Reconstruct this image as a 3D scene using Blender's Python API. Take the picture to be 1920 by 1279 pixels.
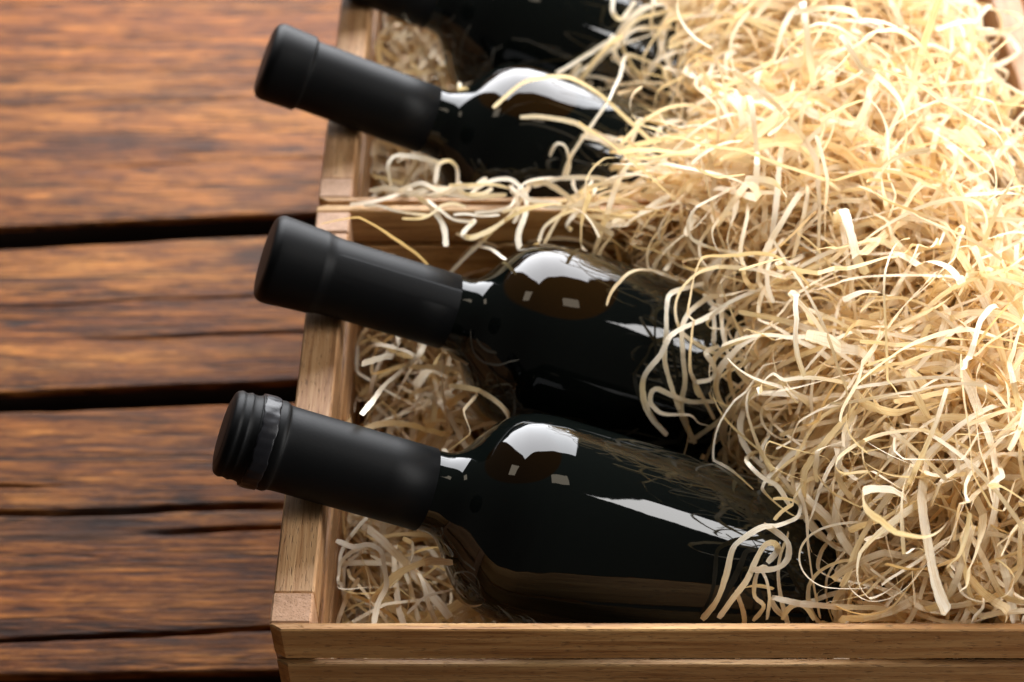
import bpy, bmesh, math, random
import numpy as np
from mathutils import Vector, Matrix

rng = np.random.default_rng(11)
random.seed(11)
for o in list(bpy.data.objects):
    bpy.data.objects.remove(o)
scene = bpy.context.scene
COL = scene.collection

# ------------------------------------------------------------------ camera
# working units: millimetres measured from the lens (x right, y away, z up); the crate rim lies at z = -491
FPX, CX, CY = 3100.0, 960.0, 639.5
PITCH = math.radians(48)
RIM = -491.0
CRATE_H = 133.0
TABLE = RIM - CRATE_H
YOFF = 400.0


def W(p):
    p = np.asarray(p, float)
    out = p.copy()
    out[..., 1] -= YOFF
    out[..., 2] -= TABLE
    return out / 1000.0


cam = bpy.data.cameras.new('camera')
cam.sensor_width = 36.0
cam.lens = FPX / 1920 * 36
cam.clip_start = 0.01
cam.clip_end = 50
cam.dof.use_dof = True
cam.dof.focus_distance = 0.592
cam.dof.aperture_fstop = 8.0
cam.dof.aperture_blades = 0
camo = bpy.data.objects.new('camera', cam)
COL.objects.link(camo)
camo.location = W((0, 0, 0))
camo.rotation_euler = (math.pi / 2 - PITCH, 0, 0)
scene.camera = camo

# ------------------------------------------------------------------ world and lamps
wd = bpy.data.worlds.new('World')
scene.world = wd
wd.use_nodes = True
bg = wd.node_tree.nodes['Background']
bg.inputs[0].default_value = (1.0, 0.93, 0.84, 1)
bg.inputs[1].default_value = 0.07


def area(name, az, el, dist, sx, sy, power, col, roll=0, target=(60, 440, -500)):
    l = bpy.data.lights.new(name, 'AREA')
    l.shape = 'RECTANGLE'
    l.size, l.size_y = sx, sy
    l.energy = power
    l.color = col
    o = bpy.data.objects.new(name, l)
    COL.objects.link(o)
    a, e = math.radians(az), math.radians(el)
    d = Vector((math.sin(a) * math.cos(e), math.cos(a) * math.cos(e), math.sin(e)))
    o.location = Vector(W(target)) + d * dist
    q = d.to_track_quat('Z', 'Y')
    o.rotation_euler = (q.to_matrix() @ Matrix.Rotation(math.radians(roll), 3, 'Z')).to_euler()
    return o


area('window_light', -2, 27, 1.15, 1.27, 1.04, 60, (0.96, 0.97, 1.0), roll=14)
area('side_softbox', 101, 22, 0.88, 0.24, 1.04, 15.5, (1.0, 0.98, 0.96), roll=-20)
area('small_lamp', -60, 47, 1.2, 0.20, 0.20, 0.50, (1.0, 0.86, 0.66))
area('small_lamp', 74, 66, 1.2, 0.20, 0.20, 0.50, (1.0, 0.86, 0.66))

vs = scene.view_settings
vs.view_transform = 'Standard'
vs.look = 'None'
vs.exposure = 0.0
vs.gamma = 1.0
cy = scene.cycles
cy.use_denoising = True
cy.max_bounces = 10
cy.diffuse_bounces = 5
cy.glossy_bounces = 4
cy.transmission_bounces = 5
cy.sample_clamp_indirect = 6.0
cy.caustics_reflective = False
cy.caustics_refractive = False


# ------------------------------------------------------------------ material helpers
class NT:
    def __init__(s, name):
        s.m = bpy.data.materials.new(name)
        s.m.use_nodes = True
        s.t = s.m.node_tree
        s.t.nodes.clear()
        s.out = s.n('ShaderNodeOutputMaterial')

    def n(s, typ, ins=None, **kw):
        nd = s.t.nodes.new(typ)
        for k, v in kw.items():
            setattr(nd, k, v)
        for k, v in (ins or {}).items():
            s.set(nd.inputs[k], v)
        return nd

    def set(s, sock, v):
        if isinstance(v, bpy.types.NodeSocket):
            s.t.links.new(v, sock)
        elif isinstance(v, bpy.types.Node):
            s.t.links.new(v.outputs[0], sock)
        else:
            sock.default_value = v

    def math(s, op, a, b=0.0, clamp=False):
        nd = s.n('ShaderNodeMath', operation=op, use_clamp=clamp)
        s.set(nd.inputs[0], a)
        s.set(nd.inputs[1], b)
        return nd.outputs[0]

    def ramp(s, fac, stops):
        nd = s.n('ShaderNodeValToRGB')
        el = nd.color_ramp.elements
        while len(el) < len(stops):
            el.new(0.5)
        for e, (p, c) in zip(el, stops):
            e.position = p
            e.color = tuple(c) + (1,) if len(c) == 3 else c
        s.set(nd.inputs[0], fac)
        return nd.outputs[0]

    def mix(s, fac, a, b, mode='MIX'):
        nd = s.n('ShaderNodeMix', data_type='RGBA', blend_type=mode)
        s.set(nd.inputs['Factor'], fac)
        for k, v in ((6, a), (7, b)):
            if isinstance(v, tuple) and len(v) == 3:
                v = v + (1,)
            s.set(nd.inputs[k], v)
        return nd.outputs[2]

    def noise(s, vec, scale, detail=4, rough=0.55, dist=0.0):
        nd = s.n('ShaderNodeTexNoise', {'Vector': vec, 'Scale': scale, 'Detail': detail, 'Roughness': rough, 'Distortion': dist})
        return nd.outputs[0]

    def coords(s, scale, offs=19.0):
        tc = s.n('ShaderNodeTexCoord')
        oi = s.n('ShaderNodeObjectInfo')
        r = s.math('MULTIPLY', oi.outputs['Random'], offs)
        add = s.n('ShaderNodeVectorMath', {0: tc.outputs['Object'], 1: r}, operation='ADD')
        mp = s.n('ShaderNodeMapping', {'Vector': add.outputs[0]})
        mp.inputs['Scale'].default_value = scale
        return mp.outputs[0], oi.outputs['Random'], add.outputs[0]


def bsdf_out(nt, **ins):
    b = nt.n('ShaderNodeBsdfPrincipled', {k.replace('_', ' '): v for k, v in ins.items()})
    nt.t.links.new(b.outputs[0], nt.out.inputs[0])
    return b


def crate_wood(name, axis, dark=(0.24, 0.105, 0.032), mid=(0.48, 0.265, 0.098), light=(0.65, 0.41, 0.175), end=False):
    nt = NT(name)
    st = [1.0, 1.0, 1.0]
    if not end:
        st[axis] = 0.045
    v, rnd, raw = nt.coords(tuple(st))
    n1 = nt.noise(v, 260, 5, 0.6, 0.3)
    n2 = nt.noise(v, 1100, 3, 0.6)
    st2 = [1.0, 1.0, 1.0]
    if not end:
        st2[axis] = 0.16
    v2 = nt.n('ShaderNodeMapping', {'Vector': raw})
    v2.inputs['Scale'].default_value = tuple(st2)
    n3 = nt.noise(v2.outputs[0], 1500, 2, 0.5)          # short pores
    n4 = nt.noise(v2.outputs[0], 60, 3, 0.5)            # broad tone
    f = nt.math('ADD', nt.math('MULTIPLY', n1, 0.62), nt.math('MULTIPLY', n2, 0.38))
    c = nt.ramp(f, [(0.33, dark), (0.47, mid), (0.60, light), (0.72, mid)])
    c = nt.mix(nt.ramp(n4, [(0.35, (0, 0, 0)), (0.7, (0.5, 0.5, 0.5))]), c, dark)
    tone = nt.ramp(rnd, [(0.0, (0.86, 0.82, 0.78)), (0.5, (1, 1, 1)), (1.0, (1.06, 1.0, 0.92))])
    c = nt.mix(1.0, c, tone, 'MULTIPLY')
    pore = nt.ramp(n3, [(0.30, (1, 1, 1)), (0.42, (0, 0, 0))])
    c = nt.mix(nt.math('MULTIPLY', pore, 0.55), c, (0.10, 0.05, 0.02))
    h = nt.math('SUBTRACT', nt.math('MULTIPLY', f, 1.0), nt.math('MULTIPLY', pore, 0.5))
    bp = nt.n('ShaderNodeBump', {'Strength': 0.55, 'Distance': 0.0006, 'Height': h})
    bsdf_out(nt, Base_Color=c, Roughness=0.52, Normal=bp.outputs[0])
    return nt.m


def table_wood():
    nt = NT('rustic table wood')
    v, rnd, raw = nt.coords((0.07, 1.0, 1.0))
    n1 = nt.noise(v, 70, 8, 0.68, 0.9)
    n2 = nt.noise(v, 430, 5, 0.7)
    mp = nt.n('ShaderNodeMapping', {'Vector': raw})
    mp.inputs['Scale'].default_value = (0.16, 1, 1)
    n3 = nt.noise(mp.outputs[0], 42, 7, 0.66, 0.5)       # dark stains
    n4 = nt.noise(mp.outputs[0], 12, 3, 0.5)
    f = nt.math('ADD', nt.math('MULTIPLY', n1, 0.52), nt.math('MULTIPLY', n2, 0.48))
    f = nt.math('ADD', nt.math('MULTIPLY', nt.math('SUBTRACT', f, 0.5), 1.45), 0.5)
    c = nt.ramp(f, [(0.30, (0.020, 0.007, 0.003)), (0.42, (0.105, 0.034, 0.008)), (0.52, (0.235, 0.086, 0.017)), (0.68, (0.41, 0.176, 0.043))])
    red = nt.ramp(n4, [(0.40, (0, 0, 0)), (0.62, (0.7, 0.7, 0.7))])
    c = nt.mix(red, c, nt.mix(1.0, c, (0.92, 0.74, 0.52), 'MULTIPLY'))
    stain = nt.ramp(n3, [(0.51, (0, 0, 0)), (0.64, (0.86, 0.86, 0.86))])
    c = nt.mix(stain, c, (0.032, 0.013, 0.007))
    mp3 = nt.n('ShaderNodeMapping', {'Vector': raw})
    mp3.inputs['Scale'].default_value = (0.3, 1, 1)
    n6 = nt.noise(mp3.outputs[0], 130, 5, 0.7, 0.2)
    c = nt.mix(1.0, c, nt.ramp(n6, [(0.35, (0.52, 0.44, 0.38)), (0.5, (1, 1, 1)), (0.66, (1.22, 1.18, 1.10))]), 'MULTIPLY')
    mp2 = nt.n('ShaderNodeMapping', {'Vector': raw})
    mp2.inputs['Scale'].default_value = (0.035, 1, 1)
    n5 = nt.noise(mp2.outputs[0], 60, 4, 0.6, 0.4)
    line = nt.ramp(nt.math('ABSOLUTE', nt.math('SUBTRACT', n5, 0.5)), [(0.0, (0.9, 0.9, 0.9)), (0.014, (0, 0, 0))])   # hairline splits
    c = nt.mix(line, c, (0.012, 0.006, 0.004))
    f = nt.math('SUBTRACT', f, nt.math('MULTIPLY', line, 0.5))
    mp4 = nt.n('ShaderNodeMapping', {'Vector': raw})
    mp4.inputs['Scale'].default_value = (0.05, 1, 1)
    n7 = nt.noise(mp4.outputs[0], 620, 4, 0.75, 0.2)      # fine dark fibres
    c = nt.mix(1.0, c, nt.ramp(n7, [(0.36, (0.30, 0.25, 0.22)), (0.47, (0.85, 0.82, 0.80)), (0.62, (1.12, 1.1, 1.05))]), 'MULTIPLY')
    bp = nt.n('ShaderNodeBump', {'Strength': 0.8, 'Distance': 0.0009, 'Height': nt.math('ADD', f, nt.math('MULTIPLY', n7, 0.5))})
    rg = nt.math('ADD', 0.42, nt.math('MULTIPLY', n2, 0.25))
    b = bsdf_out(nt, Base_Color=c, Roughness=rg, Normal=bp.outputs[0])
    b.inputs['Specular IOR Level'].default_value = 0.13
    return nt.m


def wool_mat():
    nt = NT('wood wool')
    geo = nt.n('ShaderNodeNewGeometry')
    rnd = geo.outputs['Random Per Island']
    uv = nt.n('ShaderNodeUVMap')
    mp = nt.n('ShaderNodeMapping', {'Vector': uv.outputs[0]})
    mp.inputs['Scale'].default_value = (7, 0.9, 1)
    off = nt.n('ShaderNodeVectorMath', {0: mp.outputs[0], 1: nt.math('MULTIPLY', rnd, 91.0)}, operation='ADD')
    gr = nt.noise(off.outputs[0], 1.0, 4, 0.6)
    c = nt.ramp(rnd, [(0.0, (0.87, 0.70, 0.44)), (0.12, (0.92, 0.81, 0.62)), (0.6, (0.95, 0.88, 0.74)), (0.88, (0.93, 0.83, 0.65)), (1.0, (0.85, 0.65, 0.38))])
    c = nt.mix(nt.ramp(gr, [(0.34, (0.75, 0.75, 0.75)), (0.54, (0, 0, 0))]), c, nt.mix(1.0, c, (0.80, 0.66, 0.44), 'MULTIPLY'))
    bp = nt.n('ShaderNodeBump', {'Strength': 0.35, 'Distance': 0.0003, 'Height': gr})
    p = nt.n('ShaderNodeBsdfPrincipled', {'Base Color': c, 'Roughness': 0.62, 'Normal': bp.outputs[0]})
    p.inputs['Specular IOR Level'].default_value = 0.2
    tr = nt.n('ShaderNodeBsdfTranslucent', {'Color': nt.mix(1.0, c, (1.0, 0.84, 0.50), 'MULTIPLY')})
    mx = nt.n('ShaderNodeMixShader', {0: 0.36, 1: p.outputs[0], 2: tr.outputs[0]})
    nt.t.links.new(mx.outputs[0], nt.out.inputs[0])
    return nt.m


def glass_mat(bubble=None):
    """dark bottle glass full of red wine; where the air bubble lies under the glass it shows brown"""
    nt = NT('dark wine glass')
    tc = nt.n('ShaderNodeTexCoord')
    oi = nt.n('ShaderNodeObjectInfo')
    sh = nt.n('ShaderNodeVectorMath', {0: tc.outputs['Object'], 1: nt.math('MULTIPLY', oi.outputs['Random'], 7.0)}, operation='ADD')
    nz = nt.noise(sh.outputs[0], 46, 3, 0.45)
    col = (0.0022, 0.0030, 0.0026, 1)
    if bubble:
        c0, rad, amt = bubble
        sep = nt.n('ShaderNodeSeparateXYZ', {0: tc.outputs['Object']})
        # object axes: x along the bottle (cap to base), z up side of the bottle
        dx = nt.math('DIVIDE', nt.math('SUBTRACT', sep.outputs[0], c0[0]), rad[0])
        dy = nt.math('DIVIDE', nt.math('SUBTRACT', sep.outputs[1], c0[1]), rad[1])
        d2 = nt.math('ADD', nt.math('MULTIPLY', dx, dx), nt.math('MULTIPLY', dy, dy))
        up = nt.math('GREATER_THAN', sep.outputs[2], 0.0)
        ins = nt.math('MULTIPLY', nt.ramp(d2, [(0.90, (1, 1, 1)), (0.99, (0, 0, 0))]), up)
        col = nt.mix(ins, (0.0022, 0.0030, 0.0026), (0.0100 * amt, 0.0045 * amt, 0.0008 * amt))
    bp = nt.n('ShaderNodeBump', {'Strength': 0.10, 'Distance': 0.0012, 'Height': nz})
    b = bsdf_out(nt, Base_Color=col, Roughness=0.025, Normal=bp.outputs[0])
    b.inputs['IOR'].default_value = 1.42
    b.inputs['Specular IOR Level'].default_value = 0.39
    return nt.m


def capsule_mat(name, col, rough, bump=0.08, scale=900, spec=0.115):
    nt = NT(name)
    tc = nt.n('ShaderNodeTexCoord')
    n = nt.noise(tc.outputs['Object'], scale, 3, 0.6)
    n2 = nt.noise(tc.outputs['Object'], 60, 3, 0.6)
    mp = nt.n('ShaderNodeMapping', {'Vector': tc.outputs['Object']})
    mp.inputs['Scale'].default_value = (0.22, 1, 1)
    n3 = nt.noise(mp.outputs[0], 150, 3, 0.5, 0.3)       # soft lengthwise foil creases
    b0 = nt.n('ShaderNodeBump', {'Strength': 0.05, 'Distance': 0.0008, 'Height': n3})
    bp = nt.n('ShaderNodeBump', {'Strength': bump, 'Distance': 0.0004, 'Height': n, 'Normal': b0.outputs[0]})
    r = nt.math('ADD', rough - 0.04, nt.math('MULTIPLY', n2, 0.08))
    b = bsdf_out(nt, Base_Color=col + (1,), Roughness=r, Normal=bp.outputs[0])
    b.inputs['Specular IOR Level'].default_value = spec
    return nt.m


M_X = crate_wood('crate wood grain across', 0)
M_Y = crate_wood('crate wood grain along', 1, dark=(0.17, 0.075, 0.030), mid=(0.41, 0.21, 0.088), light=(0.57, 0.34, 0.165))
M_Z = crate_wood('crate post end grain', 2, dark=(0.30, 0.16, 0.08), mid=(0.45, 0.26, 0.15), light=(0.53, 0.32, 0.20), end=True)
M_TABLE = table_wood()
M_WOOL = wool_mat()
M_CAP = capsule_mat('matte black capsule', (0.0024, 0.0026, 0.0029), 0.50)
M_BAND = capsule_mat('glossy black band', (0.008, 0.008, 0.010), 0.36, bump=0.3, scale=260, spec=0.22)
nt_ = NT('gap light blocker')
bsdf_out(nt_, Base_Color=(0.008, 0.006, 0.005, 1), Roughness=0.9)  # near-black for the added sheet below the planks
M_BLOCKER = nt_.m
nt_ = NT('plank side gap shade')
bsdf_out(nt_, Base_Color=(0.014, 0.007, 0.004, 1), Roughness=0.9)  # shade of the plank gaps, painted near-black onto the board sides
M_GAP_SHADE = nt_.m


# ------------------------------------------------------------------ object helpers
def tag(o, label=None, cat=None, group=None, kind=None):
    for k, v in (('label', label), ('category', cat), ('group', group), ('kind', kind)):
        if v:
            o[k] = v
    return o


def link(name, data, parent=None):
    o = bpy.data.objects.new(name, data)
    COL.objects.link(o)
    if parent:
        o.parent = parent
        o.matrix_parent_inverse = Matrix.Identity(4)
    return o


def empty(name, loc):
    e = link(name, None)
    e.empty_display_size = 0.02
    e.location = loc
    return e


_boxes = {}


def box_mesh(sx, sy, sz, bev, mat):
    key = (round(sx, 2), round(sy, 2), round(sz, 2), bev, mat.name)
    if key in _boxes:
        return _boxes[key]
    bm = bmesh.new()
    bmesh.ops.create_cube(bm, size=1)
    for v in bm.verts:
        v.co = Vector((v.co.x * sx, v.co.y * sy, v.co.z * sz)) / 1000
    bmesh.ops.bevel(bm, geom=list(bm.edges), offset=bev / 1000, segments=1, affect='EDGES', profile=0.5)
    me = bpy.data.meshes.new('piece')
    bm.to_mesh(me)
    bm.free()
    me.materials.append(mat)
    _boxes[key] = me
    return me


def box(name, parent, lo, hi, mat, bev=0.5, jit=0.15):
    lo, hi = np.array(lo, float), np.array(hi, float)
    s = hi - lo
    o = link(name, box_mesh(s[0], s[1], s[2], bev, mat), parent)
    c = (lo + hi) / 2
    pl = Vector(W(c)) - parent.location
    j = jit / 1000
    o.location = pl + Vector((random.uniform(-j, j), random.uniform(-j, j) * .3, random.uniform(-j, j)))
    o.rotation_euler = (random.uniform(-.004, .004), 0, 0)
    return o


# ------------------------------------------------------------------ table
table = empty('table_top', (0, 0, 0))
tag(table, kind='structure')


def fbm(x, y, seed, octs=((1, 1),)):
    r = np.random.default_rng(seed)
    out = np.zeros_like(x)
    for (fr, am) in octs:
        for _ in range(5):
            a = r.uniform(0, 6.28)
            out += am / 5 * np.sin(fr * (x * math.cos(a) * r.uniform(.5, 1.5) + y * math.sin(a) * r.uniform(.5, 1.5)) + r.uniform(0, 6.28))
    return out


def plank(front, back, seed, cracks=(), x0=-560, x1=620):
    """front/back: (y at x=0, slope); a thick sawn board with worn edges and splits"""
    nx, ny = 170, 200
    xs = np.linspace(x0, x1, nx)
    tt = np.linspace(0, 1, ny)
    tt = 0.5 - 0.5 * np.cos(np.pi * tt) * (0.9 + 0.1 * np.abs(np.cos(np.pi * tt)))
    tt = (tt - tt[0]) / (tt[-1] - tt[0])
    X = np.repeat(xs[:, None], ny, 1)
    zero = np.zeros_like(xs)
    yf = front[0] + front[1] * xs + 1.3 * fbm(xs / 60, zero, seed, ((1, 1), (3, .5), (9, .4)))
    yb = back[0] + back[1] * xs + 1.3 * fbm(xs / 60, zero, seed + 1, ((1, 1), (3, .5), (9, .4)))
    Y = yf[:, None] + (yb - yf)[:, None] * tt[None, :]
    Z = 0.10 * fbm(X / 160, Y / 5, seed + 2, ((1, 1), (2.3, .8), (5, .7)))
    de = np.minimum(Y - yf[:, None], yb[:, None] - Y)
    Z -= 3.0 * np.clip(1 - de / 2.6, 0, 1) ** 2.2
    for (yc, sl, xa, xb, wd_, dp) in cracks:
        yy = yc + sl * X + 2.2 * fbm(X / 40, X * 0, seed + int(yc), ((1, 1), (2.7, .5), (8, .25)))
        m = np.clip((X - xa) / 40, 0, 1) * np.clip((xb - X) / 40, 0, 1) * np.clip(.7 + .8 * fbm(X / 30, X * 0, seed + int(yc) + 5), 0.15, 1)
        Z -= 1.5 * dp * m * np.exp(-((Y - yy) / (0.75 * wd_)) ** 4)
    # no surface above the level that the crates stand on
    Z = np.minimum(Z - 0.12, 0.0)
    top = np.stack([X, Y, TABLE + Z], -1)
    bot_f = np.stack([xs, yf, zero + TABLE - 36], -1)
    bot_b = np.stack([xs, yb, zero + TABLE - 36], -1)
    verts = np.concatenate([top.reshape(-1, 3), bot_f, bot_b])
    cen = np.array([0, (front[0] + back[0]) / 2, TABLE])
    V = W(verts) - W(cen)
    g = np.arange(nx * ny).reshape(nx, ny)
    b0 = nx * ny + np.arange(nx)
    b1 = b0 + nx
    F = np.concatenate([
        np.stack([g[:-1, :-1], g[1:, :-1], g[1:, 1:], g[:-1, 1:]], -1).reshape(-1, 4),
        np.stack([b0[:-1], b0[1:], g[1:, 0], g[:-1, 0]], -1),
        np.stack([g[:-1, -1], g[1:, -1], b1[1:], b1[:-1]], -1),
        np.stack([b0[:-1], b1[:-1], b1[1:], b0[1:]], -1)])
    faces = F.tolist()
    for i in (0, nx - 1):
        faces.append([int(q) for q in g[i]] + [int(b1[i]), int(b0[i])])
    me = bpy.data.meshes.new('plank')
    me.from_pydata(V.tolist(), [], faces)
    me.materials.append(M_TABLE)
    me.materials.append(M_GAP_SHADE)
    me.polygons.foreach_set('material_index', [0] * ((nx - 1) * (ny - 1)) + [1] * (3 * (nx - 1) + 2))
    me.polygons.foreach_set('use_smooth', [True] * (len(F)) + [False] * 2)
    o = link('plank', me, table)
    o.location = W(cen)
    return o


plank((60, 0.03), (212, 0.03), 70)
plank((218, 0.03), (366, 0.02), 60)
plank((372, 0.02), (527.5, 0.045), 50, cracks=((462, .03, -420, -80, 2.0, 4), (450, .045, -175, -60, 1.3, 5), (397, .05, -420, -60, 1.2, 4), (474, .02, -420, -200, 1.0, 1.6)))
plank((539, 0.045), (648, 0.070), 40, cracks=((602, .06, -420, -60, 1.0, 1.0), (573, .05, -230, -60, 1.2, 1.4)))
plank((663, 0.070), (872, 0.05), 30, cracks=((760, .05, -420, -130, 1.6, 1.4), (706, .06, -250, -60, 1.2, 1.4)))
plank((880, 0.05), (1040, 0.05), 20)
plank((1048, 0.05), (1200, 0.05), 10)
box('gap_light_blocker', table, (-560, 60, TABLE - 52), (620, 1200, TABLE - 40), M_BLOCKER, jit=0)  # added unseen sheet, keeps light from leaking up through the plank gaps


# ------------------------------------------------------------------ crates
XL, XR = -84.0, 250.0
SLAT, PITCHZ, NSL = 18.7, 22.0, 6


def prism_mesh(poly, h, mat):
    bm = bmesh.new()
    n = len(poly)
    a = [bm.verts.new((x / 1000, y / 1000, -h / 2000)) for x, y in poly]
    b = [bm.verts.new((x / 1000, y / 1000, h / 2000)) for x, y in poly]
    bm.faces.new(a[::-1])
    bm.faces.new(b)
    for i in range(n):
        bm.faces.new((a[i], a[(i + 1) % n], b[(i + 1) % n], b[i]))
    edges = [e for e in bm.edges if abs(e.verts[0].co.z - e.verts[1].co.z) < 1e-6]
    bmesh.ops.bevel(bm, geom=edges, offset=0.00055, segments=1, affect='EDGES')
    me = bpy.data.meshes.new('slat')
    bm.to_mesh(me)
    bm.free()
    me.materials.append(mat)
    return me


def crate(y0, label):
    c = empty('wooden_crate', W(((XL + XR) / 2, y0 + 107, TABLE)))
    tag(c, label, 'crate', 'slatted wooden crates standing one behind the other')
    yA, yB = y0 + 3.6, y0 + 210.4
    L = XR - XL
    ch = 3.4
    front = prism_mesh([(-L / 2, 1.1), (-L / 2 + ch * 1.2, -1.4), (L / 2 - ch * 1.2, -1.4), (L / 2, 1.1), (L / 2, 1.4), (-L / 2, 1.4)], SLAT, M_X)
    back = prism_mesh([(-L / 2, -1.8), (L / 2, -1.8), (L / 2, 1.4), (L / 2 - ch, 1.8), (-L / 2 + ch, 1.8), (-L / 2, 1.4)], SLAT, M_X)
    for k in range(NSL):
        zt = RIM - k * PITCHZ
        for me, y in ((front, y0 + 2.15 - (0.8 if k else 0)), (back, y0 + 212.2)):
            o = link('slat', me, c)
            o.location = Vector(W(((XL + XR) / 2 + random.uniform(-.3, .3), y, zt - SLAT / 2 - 0.1))) - c.location
            o.rotation_euler = (0, random.uniform(-.0012, .0012), 0)
        for xa, xb in ((XL, XL + 14.4), (XR - 14.4, XR)):
            ins = 0 if k == 0 else 1.2
            a, b = (xa, xb + ins) if xa == XL else (xa - ins, xb)
            box('slat', c, (a, yA + 12.7, zt - SLAT), (b, yB - 12.7, zt - 0.3), M_Y, 0.7)
    for xa in (XL, XR - 14.4):
        for ya in (yA + .1, yB - 12.6):
            box('corner_post', c, (xa, ya, RIM - CRATE_H + 0.4), (xa + 14.4, ya + 12.5, RIM + 0.1), M_Z, 0.7, jit=.1)
    for k in range(4):
        w = (yB - yA - 0.4) / 4
        box('floor_board', c, (XL + 16, yA + .2 + k * w + .4, TABLE + 2.0), (XR - 16, yA + .2 + (k + 1) * w - .4, TABLE + 7), M_X, 0.5)
    return c


crate(307, 'slatted wooden crate nearest the front, holding the two nearest bottles')
crate(522.4, 'slatted wooden crate at the back, touching the front crate, partly out of focus')

# ------------------------------------------------------------------ bottles
PS = np.array([0, 77, 83, 86.5, 89.7, 93.2, 97.8, 103.4, 110.5, 119, 142, 220, 292])
PR = np.array([15.2, 15.2, 15.4, 17.2, 21.0, 26.6, 32.2, 36.6, 39.2, 40.3, 40.6, 40.0, 37.6])
GS = np.linspace(0, 292, 2921)
_r = np.interp(GS, PS, PR)
_k = np.hanning(71)
_k /= _k.sum()
GR = np.convolve(np.pad(_r, 35, mode='edge'), _k, 'valid')


def brad(s):
    g = np.interp(s, GS, GR)
    g = np.where(s < 77.5, 15.8, g)
    g = np.where(s < 24, 17.6, g)
    g = np.where(s > 292, np.sqrt(np.clip(37.6 ** 2 * (1 - ((s - 292) / 8.0) ** 2), 0, None)), g)
    return np.where((s < -1) | (s > 300), -50, g)


def lathe(prof, mat, seg=96, cap0=True, cap1=True, smooth=True):
    """prof: (s, r) list along local +x"""
    prof = np.array(prof, float) / 1000
    th = np.linspace(0, 2 * math.pi, seg, endpoint=False)
    n = len(prof)
    V = np.zeros((n, seg, 3))
    V[..., 0] = prof[:, 0:1]
    V[..., 1] = prof[:, 1:2] * np.cos(th)
    V[..., 2] = prof[:, 1:2] * np.sin(th)
    F = []
    for i in range(n - 1):
        for j in range(seg):
            k = (j + 1) % seg
            F.append((i * seg + j, (i + 1) * seg + j, (i + 1) * seg + k, i * seg + k)[::-1])
    if cap0:
        F.append(tuple(range(seg)))
    if cap1:
        F.append(tuple((n - 1) * seg + j for j in range(seg))[::-1])
    me = bpy.data.meshes.new('lathe')
    me.from_pydata(V.reshape(-1, 3).tolist(), [], F)
    bm = bmesh.new()
    bm.from_mesh(me)
    bmesh.ops.recalc_face_normals(bm, faces=list(bm.faces))
    bm.to_mesh(me)
    bm.free()
    me.materials.append(mat)
    me.polygons.foreach_set('use_smooth', [len(p.vertices) == 4 for p in me.polygons])
    return me


def dense(ctrl, n=8):
    """Catmull-Rom through control points for soft turned profiles"""
    c = np.array(ctrl, float)
    c = np.vstack([2 * c[0] - c[1], c, 2 * c[-1] - c[-2]])
    out = []
    for i in range(1, len(c) - 2):
        for t in np.linspace(0, 1, n, endpoint=False):
            p0, p1, p2, p3 = c[i - 1:i + 3]
            out.append(.5 * ((2 * p1) + (p2 - p0) * t + (2 * p0 - 5 * p1 + 4 * p2 - p3) * t * t + (3 * p1 - p0 - 3 * p2 + p3) * t ** 3))
    out.append(c[-2])
    return out


BOTTLES = [  # cap end (mm), tilt, turn, kind
    ((-103.2, 373.2, -463.2), 22.0, -3.3, 'ring'),
    ((-97.1, 464.0, -465.7), 22.0, -2.0, 'collar'),
    ((-108.2, 581.2, -459.8), 24.0, -3.0, 'step'),
    ((-109.0, 674.0, -460.5), 24.0, -3.0, 'step'),
]
AX = []
for P, al, be, kd in BOTTLES:
    a, b = math.radians(al), math.radians(be)
    AX.append((np.array(P), np.array([math.cos(a) * math.cos(b), math.cos(a) * math.sin(b), -math.sin(a)])))

LAB = {
    0: 'dark wine bottle nearest the camera, its black cap ringed with a glossy band',
    1: 'second dark wine bottle from the front, its black capsule with a wide smooth collar',
    2: 'third dark wine bottle from the front, first one in the rear crate, blurred black capsule',
    3: 'farthest dark wine bottle, its neck cut off by the top of the photo',
}


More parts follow.
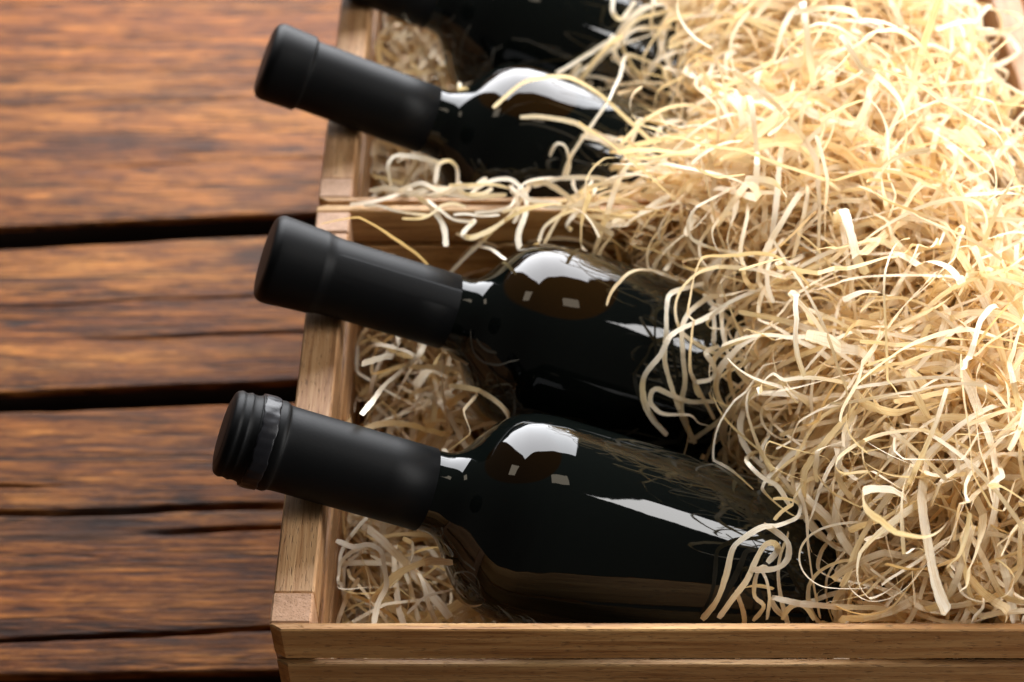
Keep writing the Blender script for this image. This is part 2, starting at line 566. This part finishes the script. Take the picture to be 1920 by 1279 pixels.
def bottle(i):
    P, al, be, kd = BOTTLES[i]
    a, b = math.radians(al), math.radians(be)
    root = empty('wine_bottle', W(P))
    root.rotation_euler = Matrix.Rotation(b, 3, 'Z').to_4x4().to_3x3().to_euler()
    root.rotation_euler = (Matrix.Rotation(b, 3, 'Z') @ Matrix.Rotation(a, 3, 'Y')).to_euler()
    tag(root, LAB[i], 'bottle', 'wine bottles lying with their necks on the crate rims')
    ss = np.concatenate([np.linspace(60, 130, 60), np.linspace(135, 292, 24)])
    prof = [(s, np.interp(s, GS, GR)) for s in ss]
    prof += [(292 + 8 * math.sin(t), 37.6 - 8 * (1 - math.cos(t))) for t in np.linspace(0.15, 1.57, 9)]
    prof += [(300 - 14 * t, 29.6 - 22 * t) for t in (0.15, .5, 1)]
    bub = {0: ((0.103, 0.000), (0.012, 0.012), 0.4), 1: ((0.113, 0.000), (0.022, 0.020), 1.0), 2: ((0.112, 0.000), (0.021, 0.019), 1.0), 3: None}[i]
    link('glass_body', lathe(prof, glass_mat(bub)), root)
    if kd == 'ring':
        head = dense([(-0.6, 12.6), (0.0, 14.6), (0.8, 15.5), (2.2, 16.0), (3.6, 15.7), (4.6, 15.9), (5.6, 16.2), (6.6, 15.9), (7.8, 15.8), (9.2, 16.2), (10.0, 16.8), (12.5, 16.95), (15.2, 16.95), (16.0, 16.6), (17.0, 16.75), (18.4, 16.8), (19.4, 16.5), (20.3, 15.95), (22, 15.8), (26, 15.75)], 6)
        cap = link('capsule', lathe(head + [(40, 15.75), (60, 15.75), (77, 15.75), (77.1, 15.2)], M_CAP), root)
        band = dense([(10.1, 16.9), (10.4, 17.25), (11.5, 17.35), (13.5, 17.35), (15.2, 17.3), (15.9, 17.15), (16.0, 16.6)], 4)
        me = lathe([(10.1, 16.5)] + band, M_BAND, 160, False, False)
        for v in me.vertices:   # hand-rolled edge: slightly wavy
            th = math.atan2(v.co.z, v.co.y)
            w = 0.00022 * math.sin(7 * th + 1) + 0.00016 * math.sin(17 * th) + 0.00008 * math.sin(41 * th)
            v.co.x += w
            k = 1 + 0.005 * math.sin(11 * th + v.co.x * 900) + 0.003 * math.sin(29 * th)
            v.co.y *= k
            v.co.z *= k
        link('band', me, cap)
        disc = lathe([(-0.75, 4.0), (-0.8, 11.8), (-0.6, 12.4), (-0.3, 12.6)], M_CAP, 64, True, False)
        link('top_disc', disc, cap)
    else:
        if kd == 'collar':
            head = [(-1.2, 0.1), (-1.2, 13.6)] + dense([(-1.1, 14.6), (-0.4, 16.4), (1.4, 17.7), (4, 17.9), (12, 17.45), (18.5, 17.05), (20.6, 16.9), (22.6, 16.35), (24.6, 15.95), (28, 15.8)], 6)
        else:
            head = [(-1.2, 0.1), (-1.2, 13.2)] + dense([(-1.1, 14.2), (-0.2, 16.1), (2.0, 17.45), (5, 17.6), (12, 17.3), (16.6, 17.2), (17.6, 16.9), (18.2, 16.0), (19.2, 15.8), (22, 15.75)], 6)
        cap = link('capsule', lathe(head + [(40, 15.75), (60, 15.75), (77, 15.75), (77.1, 15.2)], M_CAP, cap0=False), root)
        if kd == 'collar':   # overlapped foil seam along the capsule
            bm = bmesh.new()
            prev = None
            for s in np.linspace(25, 77, 14):
                r = 15.82
                ring = []
                for t in np.linspace(math.radians(96), math.radians(128), 9):
                    e = 0.10 * min(1, (t - math.radians(96)) / .05)
                    ring.append(bm.verts.new((s / 1000, (r + e) * math.cos(t) / 1000, (r + e) * math.sin(t) / 1000)))
                if prev:
                    for q in range(8):
                        bm.faces.new((prev[q], ring[q], ring[q + 1], prev[q + 1]))
                prev = ring
            me = bpy.data.meshes.new('seam')
            bm.to_mesh(me)
            bm.free()
            me.materials.append(M_CAP)
            link('foil_seam', me, cap)
    return root


for i in range(4):
    bottle(i)

# ------------------------------------------------------------------ wood wool
# left edge of the heap (mm) as a function of depth
EY = np.array([300, 322, 340, 358, 385, 425, 450, 470, 490, 512, 540, 575, 605, 640, 700, 760])
EX = np.array([118, 126, 136, 136, 116, 100, 103, 101, 76, 36, 44, 92, 102, 92, 74, 66])


def smooth(a, b, x):
    t = np.clip((x - a) / (b - a), 0, 1)
    return t * t * (3 - 2 * t)


def bump(x, y):
    return 5.5 * np.sin(x / 23 + 1.3 * np.sin(y / 31)) * np.sin(y / 27 + .7) + 3 * np.sin(x / 11 + y / 13)


def hill(x, y):
    """height of the wool above the rim"""
    d = x - np.interp(y, EY, EX)
    left = -62 + 14 * np.sin(x / 17 + y / 21) + 10 * smooth(360, 430, y) + 12 * smooth(530, 600, y)
    top = 4 + 22 * smooth(5, 80, d) + bump(x, y)
    top = top - 24 * (1 - smooth(306, 362, y)) - 24 * smooth(165, 240, x) - 34 * np.exp(-((y - 521) / 17) ** 2) * smooth(165, 205, x) - 16 * smooth(195, 240, x) * smooth(530, 600, y)
    return left + (top - left) * smooth(-12, 30, d)


def contain(p):
    """keep points outside the bottles and inside the crate boards"""
    for (P, a) in AX:
        v = p - P
        s = v @ a
        rad = v - s[..., None] * a
        d = np.linalg.norm(rad, axis=-1)
        R = brad(s) + 0.9
        m = d < R
        if m.any():
            k = np.where(m, R / np.maximum(d, 1e-3), 1.0)
            p = P + s[..., None] * a + rad * k[..., None]
    low = p[..., 2] < RIM + 1.0
    x, y, z = p[..., 0], p[..., 1], p[..., 2]
    x = np.where(low, np.clip(x, XL + 17.5, XR - 17.5), x)
    fr = y < 519.3
    y = np.where(low, np.where(fr, np.clip(y, 311.8, 516.2), np.clip(y, 527.2, 731)), y)
    y = np.clip(y, 311.8, 731)
    z = np.maximum(z, TABLE + 8.5)
    return np.stack([x, y, z], -1)


def grow(P0, T0, ds, nseg, off, curl, stiff, edge=True):
    """ribbons that bend only across their flat side, twist slowly and settle into layers below the heap's surface"""
    n = len(P0)
    pos = np.zeros((n, nseg, 3))
    wid = np.zeros((n, nseg, 3))
    t = T0 / np.linalg.norm(T0, axis=1, keepdims=True)
    up = rng.normal(size=(n, 3)) * .5 + np.array([0, 0, 1.0])
    b = np.cross(t, up)
    b /= np.linalg.norm(b, axis=1, keepdims=True)
    kap = rng.normal(size=n) * curl
    mu = rng.normal(size=n) * curl
    tau = rng.normal(size=n) * 0.012
    estr = 0.13 * np.sqrt(rng.random(n))
    wave = rng.uniform(0.12, 0.3, n)
    ph = rng.uniform(0, 6.28, n)
    p = P0.copy()
    for i in range(nseg):
        p = contain(p)
        pos[:, i] = p
        wid[:, i] = b
        nr = np.cross(b, t)
        kap = kap * .93 + .07 * mu + rng.normal(size=n) * curl * 0.24
        kink = rng.random(n) < 0.048 * ds
        ang = (kap + 0.012 * np.sin(ph + i * wave * ds)) * ds + np.where(kink, rng.normal(size=n) * .66, 0)
        t = t * np.cos(ang)[:, None] + nr * np.sin(ang)[:, None]
        fold = np.where(rng.random(n) < 0.012 * ds, rng.normal(size=n) * .4, 0)     # sideways crease
        t = t + b * fold[:, None]
        tau = tau * .93 + rng.normal(size=n) * 0.009
        # settle towards this strand's own layer
        h0 = hill(p[:, 0], p[:, 1])
        q = p + t * 6
        slope = (hill(q[:, 0], q[:, 1]) - h0) / 6
        err = RIM + h0 + off - p[:, 2]
        want = np.clip(np.clip(slope, -.9, .9) + err / 22, -.85, .85)
        t[:, 2] += stiff * (want - t[:, 2]) * ds / 2.2
        t[:, 0] += 0.10 * np.clip((XL + 24 - p[:, 0]) / 8, 0, 1) - 0.10 * np.clip((p[:, 0] - XR + 26) / 8, 0, 1)
        t[:, 1] += 0.14 * np.clip((326 - p[:, 1]) / 8, 0, 1) - 0.10 * np.clip((p[:, 1] - 722) / 8, 0, 1)
        if edge:
            d = p[:, 0] - np.interp(p[:, 1], EY, EX)
            t[:, 0] += estr * np.clip((4 - d) / 14, 0, 1.3)
        t /= np.linalg.norm(t, axis=1, keepdims=True)
        b = b - (b * t).sum(1, keepdims=True) * t
        b /= np.maximum(np.linalg.norm(b, axis=1, keepdims=True), 1e-6)
        nr = np.cross(b, t)
        an = tau * ds
        b = b * np.cos(an)[:, None] + nr * np.sin(an)[:, None]
        p = p + t * ds[:, None]
    pos[:, 1:-1] = .12 * pos[:, :-2] + .76 * pos[:, 1:-1] + .12 * pos[:, 2:]
    return pos, wid


def ribbon_mesh(name, pos, wid, w):
    n, T = pos.shape[:2]
    tan = np.gradient(pos, axis=1)
    tan /= np.maximum(np.linalg.norm(tan, axis=2, keepdims=True), 1e-6)
    b = wid - (wid * tan).sum(2, keepdims=True) * tan
    b /= np.maximum(np.linalg.norm(b, axis=2, keepdims=True), 1e-6)
    e = np.linspace(0, 1, T)
    prof = np.clip(np.minimum(e, 1 - e) * T / 1.5 + 0.72, 0, 1)[None, :] * (1 + .10 * np.sin(e[None, :] * rng.uniform(5, 25, (n, 1)) + rng.uniform(0, 6, (n, 1))))
    hw = (np.asarray(w)[:, None] * prof * .5)[..., None]
    jl = 1 + 0.055 * rng.normal(size=(n, T, 1)).clip(-1.6, 1.6)
    jr = 1 + 0.055 * rng.normal(size=(n, T, 1)).clip(-1.6, 1.6)
    A = pos - b * hw * jl
    C = pos + b * hw * jr
    V = np.stack([A, C], 2).reshape(-1, 3)
    idx = np.arange(n * T * 2).reshape(n, T, 2)
    Q = np.stack([idx[:, :-1, 0], idx[:, 1:, 0], idx[:, 1:, 1], idx[:, :-1, 1]], -1).reshape(-1, 4)
    me = bpy.data.meshes.new(name)
    cen = V.mean(0)
    me.vertices.add(len(V))
    me.vertices.foreach_set('co', (W(V) - W(cen)).astype(np.float32).ravel())
    me.loops.add(Q.size)
    me.loops.foreach_set('vertex_index', Q.astype(np.int32).ravel())
    me.polygons.add(len(Q))
    me.polygons.foreach_set('loop_start', (np.arange(len(Q)) * 4).astype(np.int32))
    me.polygons.foreach_set('use_smooth', np.zeros(len(Q), bool))
    uvl = me.uv_layers.new(name='UVMap')
    ln = np.concatenate([np.zeros((n, 1)), np.cumsum(np.linalg.norm(np.diff(pos, axis=1), axis=2), axis=1)], 1) / 12.0
    uv = np.zeros((n, T, 2, 2))
    uv[..., 0] = np.array([0, 1.0])[None, None]
    uv[..., 1] = ln[..., None]
    uvl.data.foreach_set('uv', uv.reshape(-1, 2)[Q.ravel()].astype(np.float32).ravel())
    me.update(calc_edges=True)
    me.materials.append(M_WOOL)
    return me, cen


def seeds(n, ylo, yhi, zone):
    out = []
    while len(out) < n:
        m = n * 3
        y = rng.uniform(ylo, yhi, m)
        e = np.interp(y, EY, EX)
        if zone == 'heap':
            x = rng.uniform(e - 2, XR - 18)
            ok = rng.random(m) < (0.16 + 0.84 * smooth(0, 60, x - e)) * (0.5 + 0.5 * smooth(325, 375, y))
            x, y = x[ok], y[ok]
        else:
            x = rng.uniform(XL + 18, e + 10)
        for q in np.stack([x, y], -1)[:n]:
            out.append(q)
    return np.array(out[:n])


def batch(n, ylo, yhi, zone, depth, curl, dsr, nseg=56, lift=4.0, free=0.25):
    s = seeds(n, ylo, yhi, zone)
    h = hill(s[:, 0], s[:, 1])
    off = lift - (depth + lift) * rng.random(n) ** 1.1
    P0 = np.column_stack([s, RIM + h + off])
    T0 = rng.normal(size=(n, 3)) * np.array([1, 1, .4])
    ds = rng.uniform(dsr[0], dsr[1], n)
    stiff = np.where(rng.random(n) < free, 0.035, 0.10)
    return grow(P0, T0, ds, nseg, off, curl, stiff, zone == 'heap')


def ray(u, v):
    sp, cp = math.sin(PITCH), math.cos(PITCH)
    a, b = (u - CX) / FPX, -(v - CY) / FPX
    return np.array([a, cp + b * sp, -sp + b * cp])


def drape(u, v, lift):
    """first thing below the wool along this line of sight: a bottle, the heap or a crate board; return a point 'lift' mm above it"""
    d = ray(u, v)
    if lift < 0:      # resting on the boards between the crates
        return d * ((RIM - lift) / d[2])
    if lift > 60:     # hanging in the hollow, this far below the rim
        return d * ((RIM - (lift - 100)) / d[2])
    ts = np.arange(430, 900, 1.0)
    p = ts[:, None] * d
    ins = p[:, 2] < RIM + hill(p[:, 0], p[:, 1])
    for (P, a) in AX:
        w = p - P
        s = w @ a
        ins |= np.linalg.norm(w - s[:, None] * a, axis=1) < brad(s)
    ins |= (p[:, 2] < RIM) & (p[:, 1] > 517) & (p[:, 1] < 526)
    i = int(np.argmax(ins)) if ins.any() else len(ts) - 1
    return p[i] - d / np.linalg.norm(d) * 1.5 + np.array([0, 0, lift])


def Z(ox, oy, k, pts):
    return [(ox + x / k, oy + y / k) for x, y in pts]


HERO = [
    # lying on the third bottle
    ([(925, 218), (985, 181), (1060, 172), (1120, 202), (1180, 250), (1230, 292)], 9, 2.6),
    ([(975, 233), (1012, 236), (1080, 256), (1140, 292), (1210, 312), (1290, 330)], 7, 3.2),
    ([(1290, 152), (1230, 140), (1175, 123), (1160, 165), (1140, 212), (1105, 262), (1070, 312), (1055, 345)], 8, 2.3),
    ([(1030, 305), (1042, 284), (1060, 290), (1068, 320), (1062, 345)], 5, 2.4),
    ([(1150, 5), (1148, 50), (1165, 62), (1190, 20)], 8, 2.6),
    ([(1290, 20), (1200, 45), (1160, 90), (1150, 120), (1190, 160), (1250, 190)], 6, 3),
    ([(1260, 60), (1190, 70), (1165, 100), (1185, 140), (1215, 170)], 6, 3),
    # over the divider
    ([(735, 352), (727, 310), (742, 290), (790, 296), (822, 304)], -5, 2.8),
    ([(815, 345), (820, 308), (842, 300), (856, 315), (858, 348)], -5, 2.8),
    ([(693, 357), (730, 352), (770, 362), (820, 352), (880, 368)], -3, 3.0),
    ([(740, 362), (790, 343), (830, 362), (880, 370), (950, 365)], -4, 2.6),
    ([(780, 366), (812, 392), (832, 425), (836, 462)], -4, 3.2),
    ([(892, 412), (866, 440), (885, 446), (925, 428), (960, 400), (995, 345)], -5, 3.2),
    ([(975, 472), (972, 440), (985, 400), (985, 362), (955, 335), (915, 340), (880, 365)], -5, 3.0),
    ([(1010, 455), (1022, 425), (1060, 400), (1110, 392), (1170, 405)], -5, 2.6),
    ([(985, 345), (1020, 342), (1060, 365), (1110, 415), (1150, 440)], -6, 3.0),
    ([(1000, 350), (1050, 335), (1120, 335), (1180, 350), (1230, 380)], -6, 3.0),
    # over the second bottle
    (Z(900, 430, 2.975, [(1330, 330), (1230, 345), (1062, 408), (1040, 500), (1035, 620), (1022, 770), (1055, 900), (1110, 1040)]), 6, 2.6),
    (Z(900, 430, 2.975, [(1400, 400), (1270, 420), (1160, 500), (1120, 600), (1130, 780), (1142, 900), (1120, 1050), (1200, 1210)]), 5, 2.6),
    (Z(900, 430, 2.975, [(1420, 470), (1370, 472), (1250, 560), (1100, 640), (1040, 690), (1000, 780), (930, 860), (900, 920), (910, 1030), (960, 1120), (1040, 1190)]), 9, 3.0),
    (Z(900, 430, 2.975, [(1320, 990), (1160, 1000), (1040, 960), (980, 928), (948, 950), (940, 1020), (1010, 1072), (1170, 1075), (1210, 1110), (1300, 1125)]), 6, 2.6),
    (Z(900, 430, 2.975, [(1190, 0), (1215, 190), (1290, 300), (1430, 390), (1520, 330), (1560, 300), (1640, 360), (1770, 445)]), 8, 2.6),
    (Z(900, 430, 2.975, [(850, 195), (950, 160), (1010, 100), (1040, 10), (1060, -60)]), 6, 2.6),
    (Z(900, 430, 2.975, [(1030, 265), (1080, 190), (1150, 100), (1190, 30)]), 5, 3),
    (Z(900, 430, 2.975, [(1340, 470), (1345, 640), (1370, 770), (1440, 900), (1560, 1020), (1640, 1060), (1720, 1140), (1860, 1190)]), 10, 2.2),
    (Z(900, 430, 2.975, [(1330, 670), (1250, 730), (1290, 800), (1310, 860), (1270, 900), (1190, 900), (1230, 960)]), 6, 2.6),
    (Z(900, 430, 2.975, [(1160, 1230), (1300, 1150), (1420, 1080), (1490, 1000), (1560, 960)]), 8, 3.0),
    (Z(900, 430, 2.975, [(1850, 530), (1700, 590), (1560, 650), (1420, 730), (1370, 800)]), 8, 2.8),
    # over the nearest bottle
    (Z(900, 850, 2.98, [(1470, 0), (1545, 25), (1600, 110), (1680, 210), (1760, 300), (1860, 390), (1960, 470)]), 8, 2.6),
    (Z(900, 850, 2.98, [(1760, 20), (1650, 30), (1520, 60), (1475, 110), (1495, 150), (1560, 200), (1650, 235), (1720, 330)]), 8, 2.6),
    (Z(900, 850, 2.98, [(1235, 955), (1320, 860), (1370, 720), (1400, 590), (1450, 545), (1560, 490), (1650, 465), (1760, 425), (1775, 340), (1690, 300), (1630, 285)]), 8, 2.6),
    (Z(900, 850, 2.98, [(1325, 960), (1400, 860), (1480, 760), (1530, 650), (1580, 575), (1640, 555), (1660, 590), (1600, 645)]), 7, 3.2),
    (Z(900, 850, 2.98, [(1575, 445), (1650, 520), (1700, 600), (1700, 690), (1640, 730), (1570, 730), (1500, 705)]), 12, 2.6),
    (Z(900, 850, 2.98, [(1520, 965), (1585, 905), (1525, 860), (1530, 760), (1565, 690), (1610, 678)]), 7, 2.2),
    (Z(900, 850, 2.98, [(1595, 965), (1608, 860), (1585, 760), (1560, 695)]), 7, 2.4),
    (Z(900, 850, 2.98, [(1680, 965), (1710, 915), (1760, 900), (1820, 912), (1860, 965)]), 7, 2.8),
    (Z(900, 850, 2.98, [(1885, 965), (1845, 780), (1815, 600), (1800, 450), (1760, 280), (1770, 180)]), 11, 3.4),
    # loose in the hollow beside the near neck
    ([(630, 1013), (662, 1027), (690, 1021), (714, 1036), (718, 1062), (724, 1100), (708, 1130), (699, 1170)], 122, 2.7),
    ([(905, 1150), (860, 1142), (800, 1152), (765, 1175)], 14, 3.0),
    ([(700, 1150), (745, 1115), (800, 1090), (850, 1080)], 14, 3.4),
    ([(776, 804), (800, 797), (818, 808), (815, 830)], 22, 3.0),
    ([(690, 655), (720, 690), (750, 705), (800, 700)], 16, 3.2),
    ([(668, 705), (710, 695), (770, 712), (795, 716)], 18, 2.8),
    ([(672, 770), (715, 735), (755, 720), (860, 712)], 12, 3.2),
    ([(680, 800), (720, 750), (790, 690), (800, 650)], 10, 2.8),
    ([(860, 500), (885, 488), (920, 490), (948, 505)], 8, 2.4),
    # on the heap, nearest the camera
    (Z(1400, 640, 2.0, [(480, 150), (492, 220), (507, 300), (560, 345), (598, 430), (594, 560), (603, 700), (565, 810), (495, 868)]), 9, 3.2),
    (Z(1400, 640, 2.0, [(390, 345), (440, 385), (520, 480), (640, 570), (740, 635), (870, 690)]), 7, 3.8),
    (Z(1400, 640, 2.0, [(-10, 195), (70, 270), (230, 255), (330, 250), (430, 282), (530, 345)]), 7, 3.2),
    (Z(1400, 640, 2.0, [(15, 190), (45, 160), (130, 170), (210, 240), (300, 312), (385, 348)]), 8, 3.0),
    (Z(1400, 640, 2.0, [(180, 500), (200, 620), (270, 690), (360, 775), (460, 845)]), 8, 4.0),
    (Z(1400, 640, 2.0, [(290, 518), (400, 578), (520, 640)]), 6, 3.6),
    (Z(1400, 640, 2.0, [(440, 690), (520, 640), (620, 650), (750, 690), (850, 692), (940, 640), (960, 560), (930, 530), (900, 560)]), 8, 2.8),
    (Z(1400, 640, 2.0, [(830, 585), (836, 700), (800, 840), (700, 950), (540, 1070)]), 8, 2.8),
    (Z(1400, 640, 2.0, [(330, 1075), (312, 1030), (400, 915), (520, 870), (640, 830), (695, 842), (640, 880)]), 9, 3.4),
    (Z(1400, 640, 2.0, [(260, 470), (235, 395), (205, 395), (185, 480), (150, 555)]), 8, 3.2),
    (Z(1400, 640, 2.0, [(370, 545), (480, 552), (590, 545)]), 5, 3.8),
    (Z(1400, 640, 2.0, [(770, 895), (880, 888), (1000, 930), (1080, 980)]), 8, 3.4),
    (Z(1400, 640, 2.0, [(300, 770), (340, 690), (385, 625), (410, 640)]), 7, 3.6),
    (Z(1400, 640, 2.0, [(440, 0), (520, 80), (620, 140), (740, 160), (800, 120)]), 8, 3.0),
    (Z(1400, 640, 2.0, [(1010, 80), (960, 160), (930, 230), (850, 180)]), 8, 3.4),
    (Z(1400, 640, 2.0, [(640, 320), (700, 390), (780, 440), (900, 465), (960, 430), (985, 320), (960, 220)]), 8, 2.8),
    (Z(1400, 640, 2.0, [(740, 170), (742, 270), (710, 310), (700, 370)]), 7, 3.0),
    (Z(1400, 640, 2.0, [(610, 235), (635, 265), (625, 300)]), 9, 6.0),
    (Z(1400, 640, 2.0, [(420, 930), (440, 1000), (500, 1040), (540, 1065)]), 6, 3.2),
    (Z(1400, 640, 2.0, [(440, 935), (500, 980), (560, 1060)]), 5, 3.4),
    (Z(1400, 640, 2.0, [(700, 1030), (800, 980), (890, 950), (915, 965)]), 6, 3.6),
    # on the heap, farther back
    (Z(1400, 0, 2.0, [(0, 790), (100, 770), (200, 730), (300, 685), (380, 660), (450, 665)]), 7, 3.0),
    (Z(1400, 0, 2.0, [(20, 560), (120, 490), (200, 450), (270, 455), (320, 480)]), 8, 3.0),
    (Z(1400, 0, 2.0, [(420, 340), (480, 370), (560, 395), (620, 420)]), 8, 4.4),
    (Z(1400, 0, 2.0, [(430, 540), (450, 640), (490, 720), (495, 760)]), 8, 3.4),
    (Z(1400, 0, 2.0, [(800, 780), (830, 850), (870, 900), (890, 980), (885, 1060)]), 10, 4.0),
    (Z(1400, 0, 2.0, [(480, 765), (540, 810), (610, 850), (650, 890)]), 8, 3.6),
    (Z(1400, 0, 2.0, [(830, 280), (930, 290), (1010, 240), (960, 170), (860, 150)]), 8, 3.6),
    (Z(1400, 0, 2.0, [(90, 240), (100, 190), (170, 180), (230, 195), (250, 220)]), 8, 3.0),
    (Z(1400, 0, 2.0, [(850, 740), (880, 690), (950, 610), (1020, 530)]), 8, 4.0),
    (Z(1400, 0, 2.0, [(180, 960), (190, 900), (250, 830), (290, 750), (265, 740)]), 8, 3.4),
    (Z(1400, 0, 2.0, [(660, 640), (740, 700), (850, 760), (930, 835)]), 8, 3.6),
    (Z(1400, 0, 2.0, [(570, 1180), (600, 1150), (650, 1170), (660, 1220), (620, 1240), (590, 1210)]), 9, 3.0),
    (Z(1400, 0, 2.0, [(0, 1090), (50, 1060), (110, 1100), (180, 1150)]), 8, 3.2),
    (Z(1400, 0, 2.0, [(700, 1160), (720, 1110), (760, 1080), (735, 1140)]), 9, 3.0),
]

for _ in range(26):          # thin strands spilling over the boards between the crates
    u, v = random.uniform(760, 1160), random.uniform(345, 410)
    a = random.uniform(-.9, .9) + random.choice((0, math.pi))
    pts = []
    for _k in range(random.randint(4, 6)):
        pts.append((u, v))
        a += random.uniform(-.8, .8)
        st = random.uniform(22, 40)
        u, v = u + st * math.cos(a), min(max(v + st * math.sin(a) * .6, 335), 430)
    HERO.append((pts, -random.uniform(2, 9), random.uniform(1.8, 3.0)))


def spline(pts, ds=1.6):
    c = np.array(pts, float)
    out = np.array(dense(c, 14))
    poly = np.concatenate([c[i] + (c[i + 1] - c[i]) * np.linspace(0, 1, 14, endpoint=False)[:, None] for i in range(len(c) - 1)] + [c[-1:]])
    out = 0.62 * out + 0.38 * poly
    d = np.concatenate([[0], np.cumsum(np.linalg.norm(np.diff(out, axis=0), axis=1))])
    n = max(8, int(d[-1] / ds))
    t = np.linspace(0, d[-1], n)
    return np.stack([np.interp(t, d, out[:, k]) for k in range(3)], -1)


heroes = {0: [], 1: []}
for pts, lift, w in HERO:
    q = []
    m = len(pts)
    for i, (u, v) in enumerate(pts):
        q.append(drape(u, v, lift if lift > 60 else lift * (0.35 + 0.65 * math.sin(math.pi * (i + .5) / m)) + random.uniform(-1, 1) * (0 < lift < 60)))
    q = np.array(q)
    # no jumps in depth between neighbouring points: follow the line of sight to a smoothed distance
    dist = np.linalg.norm(q, axis=1)
    for _ in range(2):
        sm = dist.copy()
        sm[1:-1] = .25 * dist[:-2] + .5 * dist[1:-1] + .25 * dist[2:]
        dist = np.minimum(sm, dist)
    q = q / np.linalg.norm(q, axis=1, keepdims=True) * dist[:, None]
    c = spline(q)
    c = c + 0.5 * np.stack([fbm(np.arange(len(c)) / 6.0, np.zeros(len(c)), random.randint(0, 9999)) for _ in range(3)], -1)
    c = contain(c[None])[0]
    c[1:-1] = .25 * c[:-2] + .5 * c[1:-1] + .25 * c[2:]
    tn = np.gradient(c, axis=0)
    tn /= np.linalg.norm(tn, axis=1, keepdims=True)
    view = -c / np.linalg.norm(c, axis=1, keepdims=True)
    flat = np.cross(tn, view)
    flat /= np.maximum(np.linalg.norm(flat, axis=1, keepdims=True), 1e-6)
    # lie mostly flat on what is below, turning along the length
    an = (0.85 * fbm(np.arange(len(c)) / 11.0, np.zeros(len(c)), random.randint(0, 9999), ((1, 1.6),)) + random.uniform(-.5, .5))[:, None]
    b = flat * np.cos(an) + np.cross(tn, flat) * np.sin(an)
    heroes[0 if c[:, 1].mean() < 520 else 1].append((c, b, w * random.uniform(.62, .84)))

NEST = {
    0: ('curly pale wood wool heaped in the front crate over the two nearest bottles', (308, 519), (3200, 1000, 1100)),
    1: ('blurred pale wood wool heaped in the rear crate over the two far bottles', (524, 732), (2500, 800, 500)),
}
for k, (lab, (ya, yb), (n1, n2, n3)) in NEST.items():
    root = empty('wood_wool', W((90, (ya + yb) / 2, TABLE + 8)))
    tag(root, lab, 'wood wool')
    parts = []
    parts.append(batch(n1, ya, yb, 'heap', 26, 0.015, (0.8, 2.3), 72))
    parts.append(batch(n2, ya, yb, 'low', 42, 0.024, (0.7, 1.9), 72))
    pos = np.concatenate([p for p, _ in parts])
    wid = np.concatenate([w for _, w in parts])
    x_, y_, z_ = pos[..., 0], pos[..., 1], pos[..., 2]
    hit = ((x_ > 203) & (np.abs(y_ - 521) < 10) & (z_ > RIM - 14)).any(1) & (rng.random(len(pos)) < .9)
    hit |= ((x_ > 226) & (y_ > 570) & (z_ > RIM - 10)).any(1) & (rng.random(len(pos)) < .93)
    n1 -= int(hit[:n1].sum())
    pos, wid = pos[~hit], wid[~hit]
    wdt = np.clip(1.8 * np.exp(rng.normal(0, .36, len(pos))), 0.7, 4.6)
    # the strands that lie highest and nearest are pieces of their own
    hh = (pos[..., 2] - RIM - hill(pos[..., 0], pos[..., 1])).mean(1)
    hh[n1:] -= 100
    score = hh * wdt
    nsolo = 150 if k == 0 else 60
    solo = np.argsort(-score)[:nsolo]
    rest = np.setdiff1d(np.arange(len(pos)), solo)
    me, cen = ribbon_mesh('strand_mass', pos[rest], wid[rest], wdt[rest])
    o = link('strand_mass', me, root)
    o.location = Vector(W(cen)) - root.location
    tag(o, kind='stuff')
    for i in solo:
        me, cen = ribbon_mesh('strand', pos[i:i + 1], wid[i:i + 1], wdt[i:i + 1])
        o = link('strand', me, root)
        o.location = Vector(W(cen)) - root.location
    for (c, b, w) in heroes[k]:
        me, cen = ribbon_mesh('strand', c[None], b[None], np.array([w]))
        o = link('strand', me, root)
        o.location = Vector(W(cen)) - root.location
    # hair-thin splinters torn off the strands
    pos, wid = batch(n3, ya, yb, 'heap', 6, 0.09, (0.25, 0.9), 18, 6.0, 1.0)
    me, cen = ribbon_mesh('splinters', pos, wid, rng.uniform(.15, .45, n3))
    o = link('splinters', me, root)
    o.location = Vector(W(cen)) - root.location
    tag(o, kind='stuff')
